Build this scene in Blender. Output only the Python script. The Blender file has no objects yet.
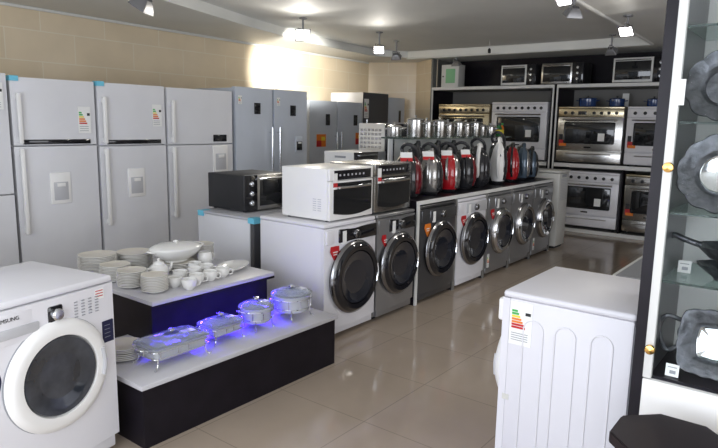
import bpy, bmesh, math, random
from mathutils import Matrix, Vector
random.seed(7)
PI = math.pi
scene = bpy.context.scene
COL = scene.collection

# ------------------------------------------------------------------ camera
cd = bpy.data.cameras.new('camera'); cam = bpy.data.objects.new('camera', cd); COL.objects.link(cam)
yaw, pitch, roll = math.radians(37.724), math.radians(9.434), math.radians(1.012)
F = Vector((math.cos(yaw)*math.cos(pitch), math.sin(yaw)*math.cos(pitch), -math.sin(pitch)))
R0 = Vector((math.sin(yaw), -math.cos(yaw), 0)); U0 = R0.cross(F)
RR = R0*math.cos(roll) + U0*math.sin(roll); UU = -R0*math.sin(roll) + U0*math.cos(roll)
M = Matrix((RR, UU, -F)).transposed().to_4x4(); M.translation = (0, 0, 1.55)
cam.matrix_world = M
cd.sensor_width = 36; cd.lens = 611.5/718*36; cd.clip_start = .05
scene.camera = cam

# ------------------------------------------------------------------ world, window light, exposure
w = bpy.data.worlds.new('world'); scene.world = w; w.use_nodes = True
bg = w.node_tree.nodes['Background']; bg.inputs[0].default_value = (.75, .85, 1, 1); bg.inputs[1].default_value = .3
vs = scene.view_settings; vs.view_transform = 'Standard'; vs.look = 'None'; vs.gamma = 1; vs.exposure = 0.0
def area(name, loc, rot, sx, sy, power, col):
    l = bpy.data.lights.new(name, 'AREA'); l.shape = 'RECTANGLE'; l.size = sx; l.size_y = sy; l.energy = power; l.color = col
    o = bpy.data.objects.new(name, l); COL.objects.link(o); o.location = loc; o.rotation_euler = rot; return o
# daylight entering by the shop windows behind the camera, then an unseen side light
area('daylight_street', (-1.35, 1.2, 1.45), (0, math.radians(-90), 0), 2.1, 4.6, 165, (.86, .91, 1))
area('side_light', (2.6, -2.85, 1.5), (math.radians(90), 0, 0), 5.0, 2.0, 105, (.90, .93, 1))  # unseen light in front of the right wall, which has no window

# ------------------------------------------------------------------ materials
MAT = {}
def mat(name, col, rough=.5, metal=0, spec=.5, trans=0, emit=None, es=0, noise=0, nscale=30, bump=0, coat=0, ior=1.45, alpha=1):
    m = bpy.data.materials.new(name); m.use_nodes = True; nt = m.node_tree; b = nt.nodes['Principled BSDF']
    b.inputs['Base Color'].default_value = (*col, 1); b.inputs['Roughness'].default_value = rough
    b.inputs['Metallic'].default_value = metal; b.inputs['Specular IOR Level'].default_value = spec
    b.inputs['Transmission Weight'].default_value = trans; b.inputs['Coat Weight'].default_value = coat; b.inputs['IOR'].default_value = ior
    b.inputs['Alpha'].default_value = alpha
    if emit: b.inputs['Emission Color'].default_value = (*emit, 1); b.inputs['Emission Strength'].default_value = es
    if noise or bump:
        tc = nt.nodes.new('ShaderNodeTexCoord'); n = nt.nodes.new('ShaderNodeTexNoise'); n.inputs['Scale'].default_value = nscale; n.inputs['Detail'].default_value = 4
        nt.links.new(tc.outputs['Object'], n.inputs['Vector'])
        if noise:
            cr = nt.nodes.new('ShaderNodeValToRGB')
            cr.color_ramp.elements[0].position = .3; cr.color_ramp.elements[1].position = .7
            cr.color_ramp.elements[0].color = (*[c*(1-noise) for c in col], 1); cr.color_ramp.elements[1].color = (*[min(1, c*(1+noise)) for c in col], 1)
            nt.links.new(n.outputs['Fac'], cr.inputs['Fac']); nt.links.new(cr.outputs['Color'], b.inputs['Base Color'])
        if bump:
            bp = nt.nodes.new('ShaderNodeBump'); bp.inputs['Strength'].default_value = bump; bp.inputs['Distance'].default_value = .01
            nt.links.new(n.outputs['Fac'], bp.inputs['Height']); nt.links.new(bp.outputs['Normal'], b.inputs['Normal'])
    MAT[name] = m; return m
def tile_mat(name, c1, c2, mortar, bw, bh, rough, msize, noise=.08, axes='XY', offs=0.0, rot=0):
    m = bpy.data.materials.new(name); m.use_nodes = True; nt = m.node_tree; b = nt.nodes['Principled BSDF']
    tc = nt.nodes.new('ShaderNodeTexCoord'); mp = nt.nodes.new('ShaderNodeMapping')
    if axes == 'XZ': mp.inputs['Rotation'].default_value = (math.radians(-90), 0, 0)
    if axes == 'YZ': mp.inputs['Rotation'].default_value = (math.radians(-90), 0, math.radians(-90))
    nt.links.new(tc.outputs['Object'], mp.inputs['Vector'])
    br = nt.nodes.new('ShaderNodeTexBrick'); br.offset = offs; br.squash = 1
    br.inputs['Color1'].default_value = (*c1, 1); br.inputs['Color2'].default_value = (*c2, 1); br.inputs['Mortar'].default_value = (*mortar, 1)
    br.inputs['Scale'].default_value = 1; br.inputs['Mortar Size'].default_value = msize; br.inputs['Mortar Smooth'].default_value = .3
    br.inputs['Brick Width'].default_value = bw; br.inputs['Row Height'].default_value = bh
    nt.links.new(mp.outputs['Vector'], br.inputs['Vector'])
    n = nt.nodes.new('ShaderNodeTexNoise'); n.inputs['Scale'].default_value = 3; n.inputs['Detail'].default_value = 6
    nt.links.new(tc.outputs['Object'], n.inputs['Vector'])
    mr = nt.nodes.new('ShaderNodeMapRange'); mr.inputs['To Min'].default_value = 1-noise; mr.inputs['To Max'].default_value = 1+noise
    nt.links.new(n.outputs['Fac'], mr.inputs['Value'])
    mx = nt.nodes.new('ShaderNodeVectorMath'); mx.operation = 'SCALE'
    nt.links.new(br.outputs['Color'], mx.inputs[0]); nt.links.new(mr.outputs['Result'], mx.inputs['Scale'])
    nt.links.new(mx.outputs['Vector'], b.inputs['Base Color'])
    b.inputs['Roughness'].default_value = rough
    MAT[name] = m; return m

tile_mat('floor_tile', (.37, .30, .235), (.385, .315, .25), (.27, .22, .17), .6, .6, .11, .0035, .12)
tile_mat('wall_tile', (.80, .67, .48), (.83, .70, .51), (.87, .78, .62), .72, .30, .22, .006, .10, 'XZ', .5)
tile_mat('wall_tile_side', (.68, .54, .37), (.71, .57, .40), (.80, .68, .52), .72, .30, .3, .005, .10, 'YZ', .5)
mat('ceiling_paint', (.80, .80, .77), .7, noise=.03, nscale=2)
mat('soffit_paint', (.82, .82, .78), .6, noise=.03, nscale=2)
mat('moulding_white', (.80, .80, .77), .4)
mat('plain_wall', (.42, .38, .32), .7, noise=.05, nscale=3)
mat('enamel_white', (.74, .73, .76), .26, noise=.01, nscale=5)
mat('enamel_satin', (.70, .69, .73), .45, noise=.01, nscale=5)
mat('fridge_white', (.70, .70, .72), .28, noise=.02, nscale=4)
mat('fridge_bluegrey', (.58, .62, .69), .3, .1, noise=.03, nscale=4)
mat('fridge_graphite', (.10, .10, .11), .3, .4)
mat('plastic_white', (.82, .81, .79), .32)
mat('vent_silver_sheen', (.80, .77, .72), .22, .3)  # lamp reflection on the oven side is put into this pale colour
mat('plastic_offwhite', (.62, .61, .57), .4)
mat('plastic_grey', (.30, .31, .33), .4)
mat('plastic_light_grey', (.5, .5, .52), .4)
mat('black_gloss', (.012, .012, .015), .08, coat=.5)
mat('black_matte', (.018, .018, .02), .5)
mat('panel_black', (.010, .008, .012), .4, spec=.25, noise=.2, nscale=12)
mat('door_glass', (.02, .022, .03), .04, coat=1)
mat('door_glass_light', (.035, .04, .05), .05, coat=1, noise=.5, nscale=9)
mat('oven_glass', (.015, .016, .018), .06, coat=.6)
mat('drum_steel', (.35, .36, .38), .25, .9, noise=.25, nscale=25)
mat('chrome', (.72, .73, .75), .12, 1)
mat('steel_dark', (.30, .30, .31), .22, 1)
mat('steel', (.55, .54, .52), .24, 1, noise=.05, nscale=8)
mat('steel_warm', (.60, .52, .36), .26, 1, noise=.06, nscale=8)
mat('silver_paint', (.36, .36, .37), .28, .7)
mat('graphite_paint', (.11, .11, .115), .28, .6)
mat('shelf_white', (.52, .51, .53), .3, noise=.02, nscale=6)
mat('shelf_grey', (.20, .195, .185), .5)
mat('white_edge', (.72, .72, .70), .4)
mat('porcelain', (.78, .77, .74), .15, coat=.4)
mat('porcelain_band', (.62, .58, .50), .3)
mat('clear_glass', (.85, .90, .95), .06, trans=.85, ior=1.3)
mat('shelf_glass', (.55, .68, .64), .04, trans=.9, ior=1.2)
mat('pane_glass', (.95, .98, .97), .02, trans=1, ior=1.02, alpha=.35)
mat('casserole_body', (.70, .72, .76), .12, trans=.35, ior=1.3, coat=.5)
mat('led_blue', (.02, .02, .5), .4, emit=(.06, .03, 1), es=5)
mat('lamp_lit', (1, 1, 1), .3, emit=(1, .97, .9), es=25)
mat('lamp_off', (.5, .52, .55), .15)
mat('lamp_metal', (.30, .30, .31), .35, .6)
mat('paper_white', (.82, .82, .80), .6)
mat('red', (.50, .015, .02), .4); mat('red_gloss', (.42, .008, .015), .12, coat=1)
mat('orange', (.75, .20, .02), .5); mat('yellow', (.8, .65, .05), .5); mat('green', (.05, .40, .08), .5)
mat('tape_blue', (.16, .55, .72), .4); mat('sticker_navy', (.012, .014, .05), .4)
mat('dark_red', (.13, .006, .012), .2, coat=.6)
mat('brass', (.75, .45, .14), .22, 1)
mat('gold_dish', (.70, .55, .25), .3, 1)
mat('pewter', (.10, .105, .115), .38, .7, noise=.35, nscale=28, bump=.5)
mat('pewter_shine', (.55, .57, .58), .12, .9)
mat('blue_enamel', (.02, .05, .16), .15, coat=.7)
mat('vac_black', (.02, .02, .024), .15, coat=.6); mat('vac_silver', (.40, .39, .38), .2, .8)
mat('vac_steelblue', (.09, .13, .18), .2, .3, coat=.5); mat('hose_black', (.03, .03, .034), .45)
mat('dark_stool', (.016, .010, .012), .55)
mat('glass_green', (.03, .20, .06), .1, trans=.3)
mat('meter_green', (.25, .55, .30), .4)

# ------------------------------------------------------------------ mesh helper
class MB:
    def __init__(s): s.bm = bmesh.new(); s.mats = []
    def mi(s, m):
        if m not in s.mats: s.mats.append(m)
        return s.mats.index(m)
    def add(s, t, m, mtx=None):
        if mtx is not None: t.transform(mtx)
        i = s.mi(m)
        for f in t.faces: f.material_index = i
        me = bpy.data.meshes.new('tmp'); t.to_mesh(me); t.free(); s.bm.from_mesh(me); bpy.data.meshes.remove(me); return s
    def box(s, x0, x1, y0, y1, z0, z1, m, bev=0, mtx=None, seg=2):
        t = bmesh.new(); bmesh.ops.create_cube(t, size=1)
        for v in t.verts: v.co = Vector(((x0+x1)/2+v.co.x*(x1-x0), (y0+y1)/2+v.co.y*(y1-y0), (z0+z1)/2+v.co.z*(z1-z0)))
        if bev: bmesh.ops.bevel(t, geom=t.edges[:], offset=bev, segments=seg, affect='EDGES', profile=.5)
        return s.add(t, m, mtx)
    def rings(s, rings, m, cap0=True, cap1=True, mtx=None, closed=True):
        t = bmesh.new(); vr = [[t.verts.new(p) for p in r] for r in rings]; n = len(rings[0])
        for a, b in zip(vr, vr[1:]):
            for i in range(n if closed else n-1):
                j = (i+1) % n; t.faces.new((a[i], a[j], b[j], b[i]))
        if cap0: t.faces.new(vr[0][::-1])
        if cap1: t.faces.new(vr[-1])
        bmesh.ops.recalc_face_normals(t, faces=t.faces[:])
        return s.add(t, m, mtx)
    def lathe(s, prof, m, seg=32, mtx=None, sx=1, sy=1, rf=None):
        rg = []
        for r, z in prof:
            r = max(r, .0004)
            rg.append([(r*sx*math.cos(2*PI*i/seg)*(rf(2*PI*i/seg, r) if rf else 1), r*sy*math.sin(2*PI*i/seg)*(rf(2*PI*i/seg, r) if rf else 1), z) for i in range(seg)])
        return s.rings(rg, m, mtx=mtx)
    def loft(s, secs, m, n=6, mtx=None, ox=0, oy=0):      # (z, half x, half y, corner radius)
        rg = []
        for z, hx, hy, r in secs:
            pts = []
            for cx, cy, a0 in ((hx-r, hy-r, 0), (-hx+r, hy-r, 90), (-hx+r, -hy+r, 180), (hx-r, -hy+r, 270)):
                for k in range(n+1):
                    a = math.radians(a0+90*k/n); pts.append((ox+cx+r*math.cos(a), oy+cy+r*math.sin(a), z))
            rg.append(pts)
        return s.rings(rg, m, mtx=mtx)
    def tube(s, pts, r, m, seg=8, smooth=4, mtx=None):
        P = [Vector(p) for p in pts]
        if smooth and len(P) > 2:
            Q = []
            for i in range(len(P)-1):
                a, b, c, d = P[max(i-1, 0)], P[i], P[i+1], P[min(i+2, len(P)-1)]
                for k in range(smooth):
                    u = k/smooth; Q.append(.5*((2*b)+(c-a)*u+(2*a-5*b+4*c-d)*u*u+(3*b-a-3*c+d)*u**3))
            P = Q+[P[-1]]
        rg = []; up = None
        for i, p in enumerate(P):
            t = (P[min(i+1, len(P)-1)]-P[max(i-1, 0)]).normalized()
            if up is None: up = t.orthogonal().normalized()
            up = (up-t*up.dot(t)).normalized(); bi = t.cross(up)
            rg.append([p+(up*math.cos(2*PI*k/seg)+bi*math.sin(2*PI*k/seg))*r for k in range(seg)])
        return s.rings(rg, m, mtx=mtx)
    def prism(s, pts, z0, z1, m, bev=0, mtx=None):
        t = bmesh.new(); a = [t.verts.new((x, y, z0)) for x, y in pts]; b = [t.verts.new((x, y, z1)) for x, y in pts]; n = len(pts)
        t.faces.new(a[::-1]); t.faces.new(b)
        for i in range(n): t.faces.new((a[i], a[(i+1) % n], b[(i+1) % n], b[i]))
        bmesh.ops.recalc_face_normals(t, faces=t.faces[:])
        if bev: bmesh.ops.bevel(t, geom=t.edges[:], offset=bev, segments=2, affect='EDGES')
        return s.add(t, m, mtx)
    def build(s, name, parent=None, loc=(0, 0, 0), rot=(0, 0, 0), label=None, ang=38):
        me = bpy.data.meshes.new(name); s.bm.to_mesh(me); s.bm.free()
        for m in s.mats: me.materials.append(MAT[m])
        me.polygons.foreach_set('use_smooth', [True]*len(me.polygons)); me.set_sharp_from_angle(angle=math.radians(ang))
        o = bpy.data.objects.new(name, me); COL.objects.link(o); o.location = loc; o.rotation_euler = rot
        if parent: o.parent = parent
        if label: o['label'] = label
        return o
YF = Matrix.Rotation(PI/2, 4, 'X')                       # lathe axis z -> -y (towards the viewer of a front)
def T(x, y, z): return Matrix.Translation((x, y, z))
def FY(x, y, z): return T(x, y, z) @ YF
def thing(name, label, cat, loc=(0, 0, 0), rz=0, group=None):
    o = bpy.data.objects.new(name, None); COL.objects.link(o); o.location = loc; o.rotation_euler = (0, 0, rz); o.empty_display_size = .1
    o['label'] = label; o['category'] = cat
    if group: o['group'] = group
    return o
def tag(o, label, cat, group=None):
    o['label'] = label; o['category'] = cat
    if group: o['group'] = group
    return o
def struct(o): o['kind'] = 'structure'; return o
def copy_tree(o, parent=None):
    c = o.copy(); COL.objects.link(c)
    if parent: c.parent = parent
    for ch in list(o.children): copy_tree(ch, c)
    return c
def clone(src, label, loc, rz=None, group=None):
    c = copy_tree(src); c.location = loc
    if rz is not None: c.rotation_euler = (c.rotation_euler[0], c.rotation_euler[1], rz)
    c['label'] = label
    if group: c['group'] = group
    return c
def text(s, name, size, x, y, z, m, parent, tx=PI/2):
    cu = bpy.data.curves.new('t', 'FONT'); cu.body = s; cu.size = size; cu.extrude = .0006; cu.align_x = 'CENTER'
    o = bpy.data.objects.new('t', cu); COL.objects.link(o); dg = bpy.context.evaluated_depsgraph_get()
    me = bpy.data.meshes.new_from_object(o.evaluated_get(dg)); bpy.data.objects.remove(o)
    me.materials.clear(); me.materials.append(MAT[m])
    r = bpy.data.objects.new(name, me); COL.objects.link(r); r.parent = parent; r.location = (x, y, z); r.rotation_euler = (tx, 0, 0); return r

# ================================================================== THE SETTING
ZS, ZC = 2.62, 2.72
struct(MB().box(-1.6, 10.2, -3.2, 7.6, -.1, 0, 'floor_tile').build('floor'))
def wall(name, a, b, m, z0=0, z1=2.8, th=.12):
    d = Vector((b[0]-a[0], b[1]-a[1], 0)); L = d.length
    o = MB().box(0, L, 0, th, z0, z1, m).build(name, None, (a[0], a[1], 0), (0, 0, math.atan2(d.y, d.x))); return struct(o)
wall('wall_back', (-1.6, 6.17), (9.09, 6.87), 'wall_tile')
wall('wall_corner', (9.09, 6.87), (9.47, 6.09), 'wall_tile')
wall('wall_pillar', (9.47, 6.09), (9.1, 5.56), 'wall_tile')
wall('wall_far', (9.82, 6.1), (9.82, -3.1), 'plain_wall')
wall('wall_right', (9.9, -3.0), (-1.6, -3.0), 'plain_wall')
# street front behind the camera: low wall, window panes between posts, header
b = MB().box(-1.62, -1.5, -3.1, 6.4, 0, .35, 'plain_wall').box(-1.62, -1.5, -3.1, 6.4, 2.55, 2.8, 'plain_wall')
struct(b.build('wall_front'))
for i, y in enumerate((-3.05, -1.2, .65, 2.5, 4.35)):
    b = MB()
    for (p, q) in ((y, y+.06), (y+1.79, y+1.85)): b.box(-1.6, -1.52, p, q, .35, 2.55, 'white_edge')
    b.box(-1.6, -1.52, y+.06, y+1.79, .35, .41, 'white_edge').box(-1.6, -1.52, y+.06, y+1.79, 2.49, 2.55, 'white_edge')
    b.box(-1.57, -1.56, y+.06, y+1.79, .41, 2.49, 'pane_glass')
    struct(b.build('window_%d' % (i+1)))
# ceiling: a raised middle field inside a lower border
inner = [(-1.6, 3.2), (1.2, 4.15), (3.5, 4.99), (5.0, 5.5), (6.17, 5.82), (7.4, 6.02), (8.3, 6.10), (8.74, 5.8), (8.80, 3.7), (8.74, 2.06), (5.48, 1.93), (-1.6, 1.75)]
struct(MB().prism([(-1.6, -3.2), (10.2, -3.2), (10.2, 7.6), (-1.6, 7.6)], ZC, ZC+.1, 'ceiling_paint').build('ceiling'))
b = MB()
north = [p for p in inner[:7]]
b.prism([(-1.6, 7.6)]+north+[(8.3, 7.6)], ZS, ZC, 'soffit_paint')
b.prism([(8.3, 7.6), (8.3, 6.10), (8.74, 5.8), (8.80, 3.7), (8.74, 2.06), (10.2, 2.0), (10.2, 7.6)], ZS, ZC, 'soffit_paint')
b.prism([(-1.6, -3.2), (10.2, -3.2), (10.2, 2.0), (8.74, 2.06), (5.48, 1.93), (-1.6, 1.75)], ZS, ZC, 'soffit_paint')
struct(b.build('ceiling_border'))
def strip(name, pts, r, z, m='moulding_white'):
    b = MB(); b.tube([(x, y, z) for x, y in pts], r, m, 6, 0); return struct(b.build(name))
strip('trim_1', [(8.80, 5.85), (8.82, 3.7), (8.76, 2.04)], .018, ZS-.004)
strip('trim_2', [(8.76, 2.04), (5.48, 1.91), (-1.4, 1.73)], .018, ZS-.004)
strip('trim_3', inner[:7], .010, ZS-.002, 'soffit_paint')
strip('trim_4', [(-1.4, 6.16), (9.05, 6.85)], .016, ZS-.012)

# ================================================================== OVEN WALL SHELVING (faces -X at X = 9.08)
XW = 9.06
def bay(name, label, y0, y1, dark_inner):
    # y0 < y1 ; all in world axes, the empty at the base centre
    t = thing(name, label, 'display shelving', (XW, (y0+y1)/2, 0)); h = (y1-y0)/2
    MB().box(.0, .66, h-.03, h, 0, 2.14, 'panel_black').build('side_panel', t)
    MB().box(.0, .66, -h, -h+.05, 0, 2.14, 'panel_black').build('side_panel', t)
    MB().box(.01, .66, -h+.05, h-.03, 2.10, 2.14, 'shelf_grey').box(-.015, .01, -h, h, 2.105, 2.15, 'white_edge').build('top_shelf', t)
    MB().box(.01, .66, -h+.05, h-.03, .955, .99, 'shelf_grey').box(-.015, .01, -h+.05, h-.03, .955, 1.01, 'white_edge').build('middle_shelf', t)
    MB().box(.02, .66, -h+.05, h-.03, 0, .05, 'shelf_grey').box(-.02, .02, -h, h, 0, .05, 'white_edge').build('plinth', t)
    MB().box(.66, .70, -h, h, 0, 2.14, 'shelf_grey').build('back_panel', t)
    MB().box(-.015, 0, h-.022, h, .05, 2.105, 'white_edge').build('edge_strip', t)
    MB().box(-.015, 0, -h, -h+.022, .05, 2.105, 'white_edge').build('edge_strip', t)
    MB().box(-.015, .66, -h+1.08-.02 if not dark_inner else .0, -h+1.10 if not dark_inner else .02, .05, .955, 'panel_black').build('divider', t)
    return t
bay('shelving_bay', 'white edged shelving bay with a gold tinted cooker and white cooker behind the pots', 3.40, 5.50, True)
bay('shelving_bay', 'white edged shelving bay with two levels of cookers, right of the floor standing heater', 1.30, 3.36, True)
struct(MB().box(9.70, 9.75, 1.0, 5.5, 2.14, ZS, 'panel_black').build('wall_upper_panel'))
struct(MB().box(XW, 9.70, 5.5, 5.53, 0, ZS, 'shelf_grey').build('trim_5'))

# ------------------------------------------------------------------ shared little pieces
def energy_label(parent, x, z, w, h, y, name='energy_label'):
    b = MB().box(x, x+w, y-.002, y, z, z+h, 'paper_white')
    cols = ['green', 'green', 'yellow', 'orange', 'orange', 'red']
    for k, c in enumerate(cols):
        zz = z+h*(.80-.08*k); b.box(x+w*.08, x+w*(.3+.08*k), y-.003, y-.002, zz-h*.055, zz, c)
    b.box(x+w*.72, x+w*.94, y-.003, y-.002, z+h*.66, z+h*.76, 'black_matte')
    for k in range(3): b.box(x+w*.1, x+w*.8, y-.003, y-.002, z+h*(.08+.08*k), z+h*(.10+.08*k), 'plastic_grey')
    return b.build(name, parent, label='white energy label with coloured bars')

def washer(label, loc, rz, W=.60, H=.85, D=.55, body='enamel_white', panel='black_gloss', ring='steel_dark', rd=.235, zd=.43, bulge=.03, group=None, badge='red',
           sticker=False, light_panel=False, name='washing_machine', door_frame='black_gloss', silver_rim=True, pro=1):
    t = thing(name, label, 'washing machine', loc, rz, group); h = W/2
    b = MB().box(-h, h, .03, D, .03, H-.03, body, .008)
    for x in (-h+.06, h-.06):
        for y in (.08, D-.06): b.box(x-.02, x+.02, y-.02, y+.02, 0, .03, 'black_matte')
    b.build('body', t)
    MB().box(-h-.002, h+.002, 0, D+.005, H-.03, H, body if body != 'enamel_white' else 'enamel_white', .012, seg=3).build('top_panel', t)
    # curved front slab
    b = MB(); n = 12; rg = []
    for z in (.09, H-.032):
        fr = [(-h+W*k/n, -bulge*(1-(2*k/n-1)**2), z) for k in range(n+1)]
        rg.append(fr+[(h, .032, z), (-h, .032, z)])
    b.rings(rg, body).build('front_panel', t)
    MB().box(-h+.02, h-.02, .004, .034, .032, .088, body if panel != 'x' else panel, .006).build('kick_panel', t)
    yb = -bulge
    def yy(x): return -bulge*(1-(2*x/W)**2)
    if light_panel: # white fascia, dial in the middle, drawer left
        MB().box(-h+.03, -.075, yy(-.2)-.010, .02, H-.145, H-.105, 'plastic_light_grey', .004).build('drawer_handle', t)
        MB().box(-h+.015, -.065, yy(-.2)-.004, .02, H-.17, H-.045, body, .004).build('detergent_drawer', t)
        MB().box(-.036, .036, yb-.006, .0, H-.145, H-.06, 'black_gloss', .012).build('dial_surround', t)
        MB().lathe([(.026, 0), (.026, .018), (.02, .024), (0, .025)], 'chrome', 28, FY(0, yb-.004, H-.098)).build('dial', t)
        b = MB()
        for i in range(4):
            for k in range(6): b.box(.09+i*.035, .105+i*.035, yy(.15)-.0065, -.01, H-.075-k*.013, H-.072-k*.013, 'plastic_grey')
        b.build('programme_marks', t)
        b = MB().box(h-.10, h-.055, yy(.25)-.004, -.004, H-.09, H-.045, 'paper_white')
        for k in range(3): b.box(h-.098, h-.06, yy(.25)-.005, yy(.25)-.003, H-.055-k*.012, H-.051-k*.012, 'red')
        b.build('notice_label', t)
        text('SAMSUNG', 'brand_lettering', .022, -.205, yy(-.2)-.006, H-.076, 'graphite_paint', t)
        b = MB().box(h-.07, h-.012, -.008, .01, H-.30, H-.20, 'sticker_navy')
        for k in range(4): b.box(h-.060, h-.030, -.0085, -.007, H-.222-k*.018, H-.220-k*.018, 'plastic_grey')
        b.build('warranty_sticker', t)
        MB().lathe([(.05, 0), (.05, .002), (0, .003)], 'sticker_navy', 20, FY(-h+.045, yy(-.25)+.002, H-.30)).build('round_sticker', t)
    else:
        MB().box(-h+.13, h-.02, yy(.1)-.004, .02, H-.145, H-.045, panel, .01).build('control_panel', t)
        MB().box(-h+.012, -h+.125, yy(-.24)-.005, .02, H-.145, H-.045, body, .006).build('detergent_drawer', t)
        MB().lathe([(.032, 0), (.03, .02), (.024, .026), (0, .027)], ring, 24, FY(.02, yb-.002, H-.095)).build('programme_dial', t)
        b = MB()
        for k in range(5): b.box(.09+k*.032, .104+k*.032, yy(.2)-.008, -.01, H-.10, H-.088, 'plastic_light_grey')
        b.box(.09, .2, yy(.2)-.008, -.01, H-.078, H-.062, 'plastic_grey')
        b.build('button_row', t)
        MB().box(-h+.165, -h+.205, yy(-.1)-.007, -.005, H-.155, H-.06, 'paper_white').build('paper_tag', t)
    if badge:
        pts = [(-.045, .055), (.045, .055), (.052, .02), (0, -.06), (-.052, .02)]
        b = MB().prism(pts, 0, .004, badge, mtx=FY(-h+.095, yy(-.2)-.001, H-.215))
        b.box(-h+.07, -h+.12, yy(-.2)-.007, yy(-.2)-.005, H-.205, H-.198, 'paper_white').box(-h+.075, -h+.115, yy(-.2)-.007, yy(-.2)-.005, H-.222, H-.216, 'paper_white')
        b.build('badge', t, label='red pentagon badge with white marks')
    if sticker: energy_label(t, -h+.02, .10, .07, .14, yy(-.25)-.004)
    # door: frame ring, dark bowl, rim, handle
    d = MB(); P = FY(0, yb+.01, zd) @ Matrix.Diagonal((1, 1, pro, 1))
    if pro < 1: d.lathe([(rd+.006, 0), (rd+.007, .012), (rd, .016)], 'plastic_grey', 56, P)
    g = .012 if pro < 1 else 0
    d.lathe([(rd, 0), (rd+.004, .02), (rd-.006, .045), (rd-.03, .062), (rd-.062, .056), (rd-.066, .03), (rd-.08, .0)], door_frame, 56, P)
    door = d.build('door', t)
    MB().lathe([(rd+.006, .012), (rd+.010, .022), (rd+.002, .036), (rd-.008, .044), (rd-.010, .034), (rd, .015)], ring, 56, P).build('door_rim', door) if silver_rim else None
    MB().lathe([(rd-.065, .03), (rd-.072, .052), (rd-.11, .045), (rd-.15, .025), (.0, .01)], 'door_glass' if pro == 1 else 'door_glass_light', 48, P).build('door_glass', door)
    a = .45
    MB().tube([((rd-.03)*math.cos(q), yb-.05*pro, zd+(rd-.03)*math.sin(q)) for q in (-.3, 0, .3)], .009, 'chrome' if silver_rim else 'plastic_light_grey', 8, 4).build('door_handle', door)
    return t

# ================================================================== FRIDGES along the back
def fridge(label, x0, x1, yf, H, split, body='fridge_white', handle='white', side='L', strip_w=True, D=.68, disp=None, screen=None, energy=None, tape=None, group=None, orange=None, grip=None, low=False):
    W = x1-x0-.012; t = thing('refrigerator', label, 'refrigerator', ((x0+x1)/2, yf, 0), 0, group); h = W/2
    b = MB().box(-h, h, .06, D, .04, H-.01, body, .006)
    for x in (-h+.06, h-.06): b.box(x-.025, x+.025, .1, .16, 0, .04, 'black_matte').box(x-.025, x+.025, D-.1, D-.05, 0, .04, 'black_matte')
    b.build('cabinet', t)
    def door(z0, z1, nm):
        b = MB(); n = 8; rg = []
        for z in (z0, z1):
            rg.append([(-h+W*k/n, -.012*(1-(2*k/n-1)**2), z) for k in range(n+1)]+[(h, .056, z), (-h, .056, z)])
        return b.rings(rg, body).build(nm, t)
    if split: lo = door(.07, split-.006, 'lower_door'); up = door(split+.006, H, 'upper_door')
    else: lo = up = door(.07, H, 'door')
    xs = (-h+.045) if side == 'L' else (h-.045)
    if handle == 'white':
        def hd(z0, z1, par):
            b = MB().box(xs-.016, xs+.016, -.045, -.022, z0, z1, 'plastic_white', .007)
            b.box(xs-.012, xs+.012, -.03, .0, z0+.01, z0+.05, 'plastic_white', .003).box(xs-.012, xs+.012, -.03, .0, z1-.05, z1-.01, 'plastic_white', .003)
            b.build('handle', par)
        hd(split+.02, H-.12, up); hd(split-.70, split-.02, lo)
    elif handle == 'bar':
        b = MB().tube([(xs, -.05, grip[0]), (xs, -.05, grip[1])], .012, 'chrome', 10, 0)
        for z in (grip[0]+.06, grip[1]-.06): b.tube([(xs, -.05, z), (xs, .0, z)], .008, 'chrome', 8, 0)
        b.build('handle', up)
    if strip_w: MB().box(-h+.07, h-.06, -.016, .0, split+.012, split+.05, 'black_gloss', .003).build('display_strip', up)
    if disp:
        x, z, dw, dh, dark = disp
        b = MB().box(x-dw/2, x+dw/2, -.022, .0, z-dh/2, z+dh/2, 'plastic_white' if not dark else 'fridge_bluegrey', .008)
        b.box(x-dw*.36, x+dw*.36, -.024, -.01, z-dh*.38, z+dh*.2, 'plastic_light_grey' if not dark else 'black_gloss', .004)
        b.box(x-dw*.2, x+dw*.2, -.034, -.02, z+dh*.05, z+dh*.16, 'plastic_white', .003)
        b.build('water_dispenser', lo)
    if screen:
        x, z, sw, sh = screen
        MB().box(x-sw/2, x+sw/2, -.017, 0, z-sh/2, z+sh/2, 'black_gloss', .002).build('screen', up)
    if energy: energy_label(up, energy[0], energy[1], energy[2], energy[3], -.012)
    if orange:
        for i, (x, z, ow, oh) in enumerate(orange):
            MB().box(x-ow/2, x+ow/2, -.014, 0, z-oh/2, z+oh/2, 'orange').box(x-ow/2, x, -.015, -.014, z-oh/2, z, 'red').box(x, x+ow*.4, -.015, -.014, z, z+oh*.3, 'yellow').build('promotion_sticker', up, label='orange and red sticker')
    if tape:
        for tz in tape: MB().box(-h-.004, -h+.06, -.016, .06, tz-.02, tz+.02, 'tape_blue').build('packing_tape', t, label='light blue packing tape')
    return t
YA = 5.06
fridge('white refrigerator at the left edge of the view, its split lower than the others', 1.39, 2.11, YA-.02, 1.87, .95, strip_w=False, handle=None, tape=None, energy=(.22, 1.60, .10, .20))
fridge('white top freezer refrigerator with water dispenser, directly beside the low split one', 2.13, 2.82, YA, 1.85, 1.32, disp=(.0, .97, .17, .26, False), energy=(.18, 1.42, .11, .22), tape=(1.84,))
fridge('white refrigerator with water dispenser, next to the one with dark display square', 2.835, 3.515, YA, 1.85, 1.31, disp=(-.0, .97, .17, .26, False), energy=(.19, 1.48, .10, .20), tape=(1.84,))
fridge('white top freezer refrigerator with small dark display window above a grey dispenser', 3.53, 4.335, YA, 1.845, 1.305, strip_w=False, disp=(.22, 1.15, .19, .29, False), screen=(.22, 1.365, .17, .07))
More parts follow.
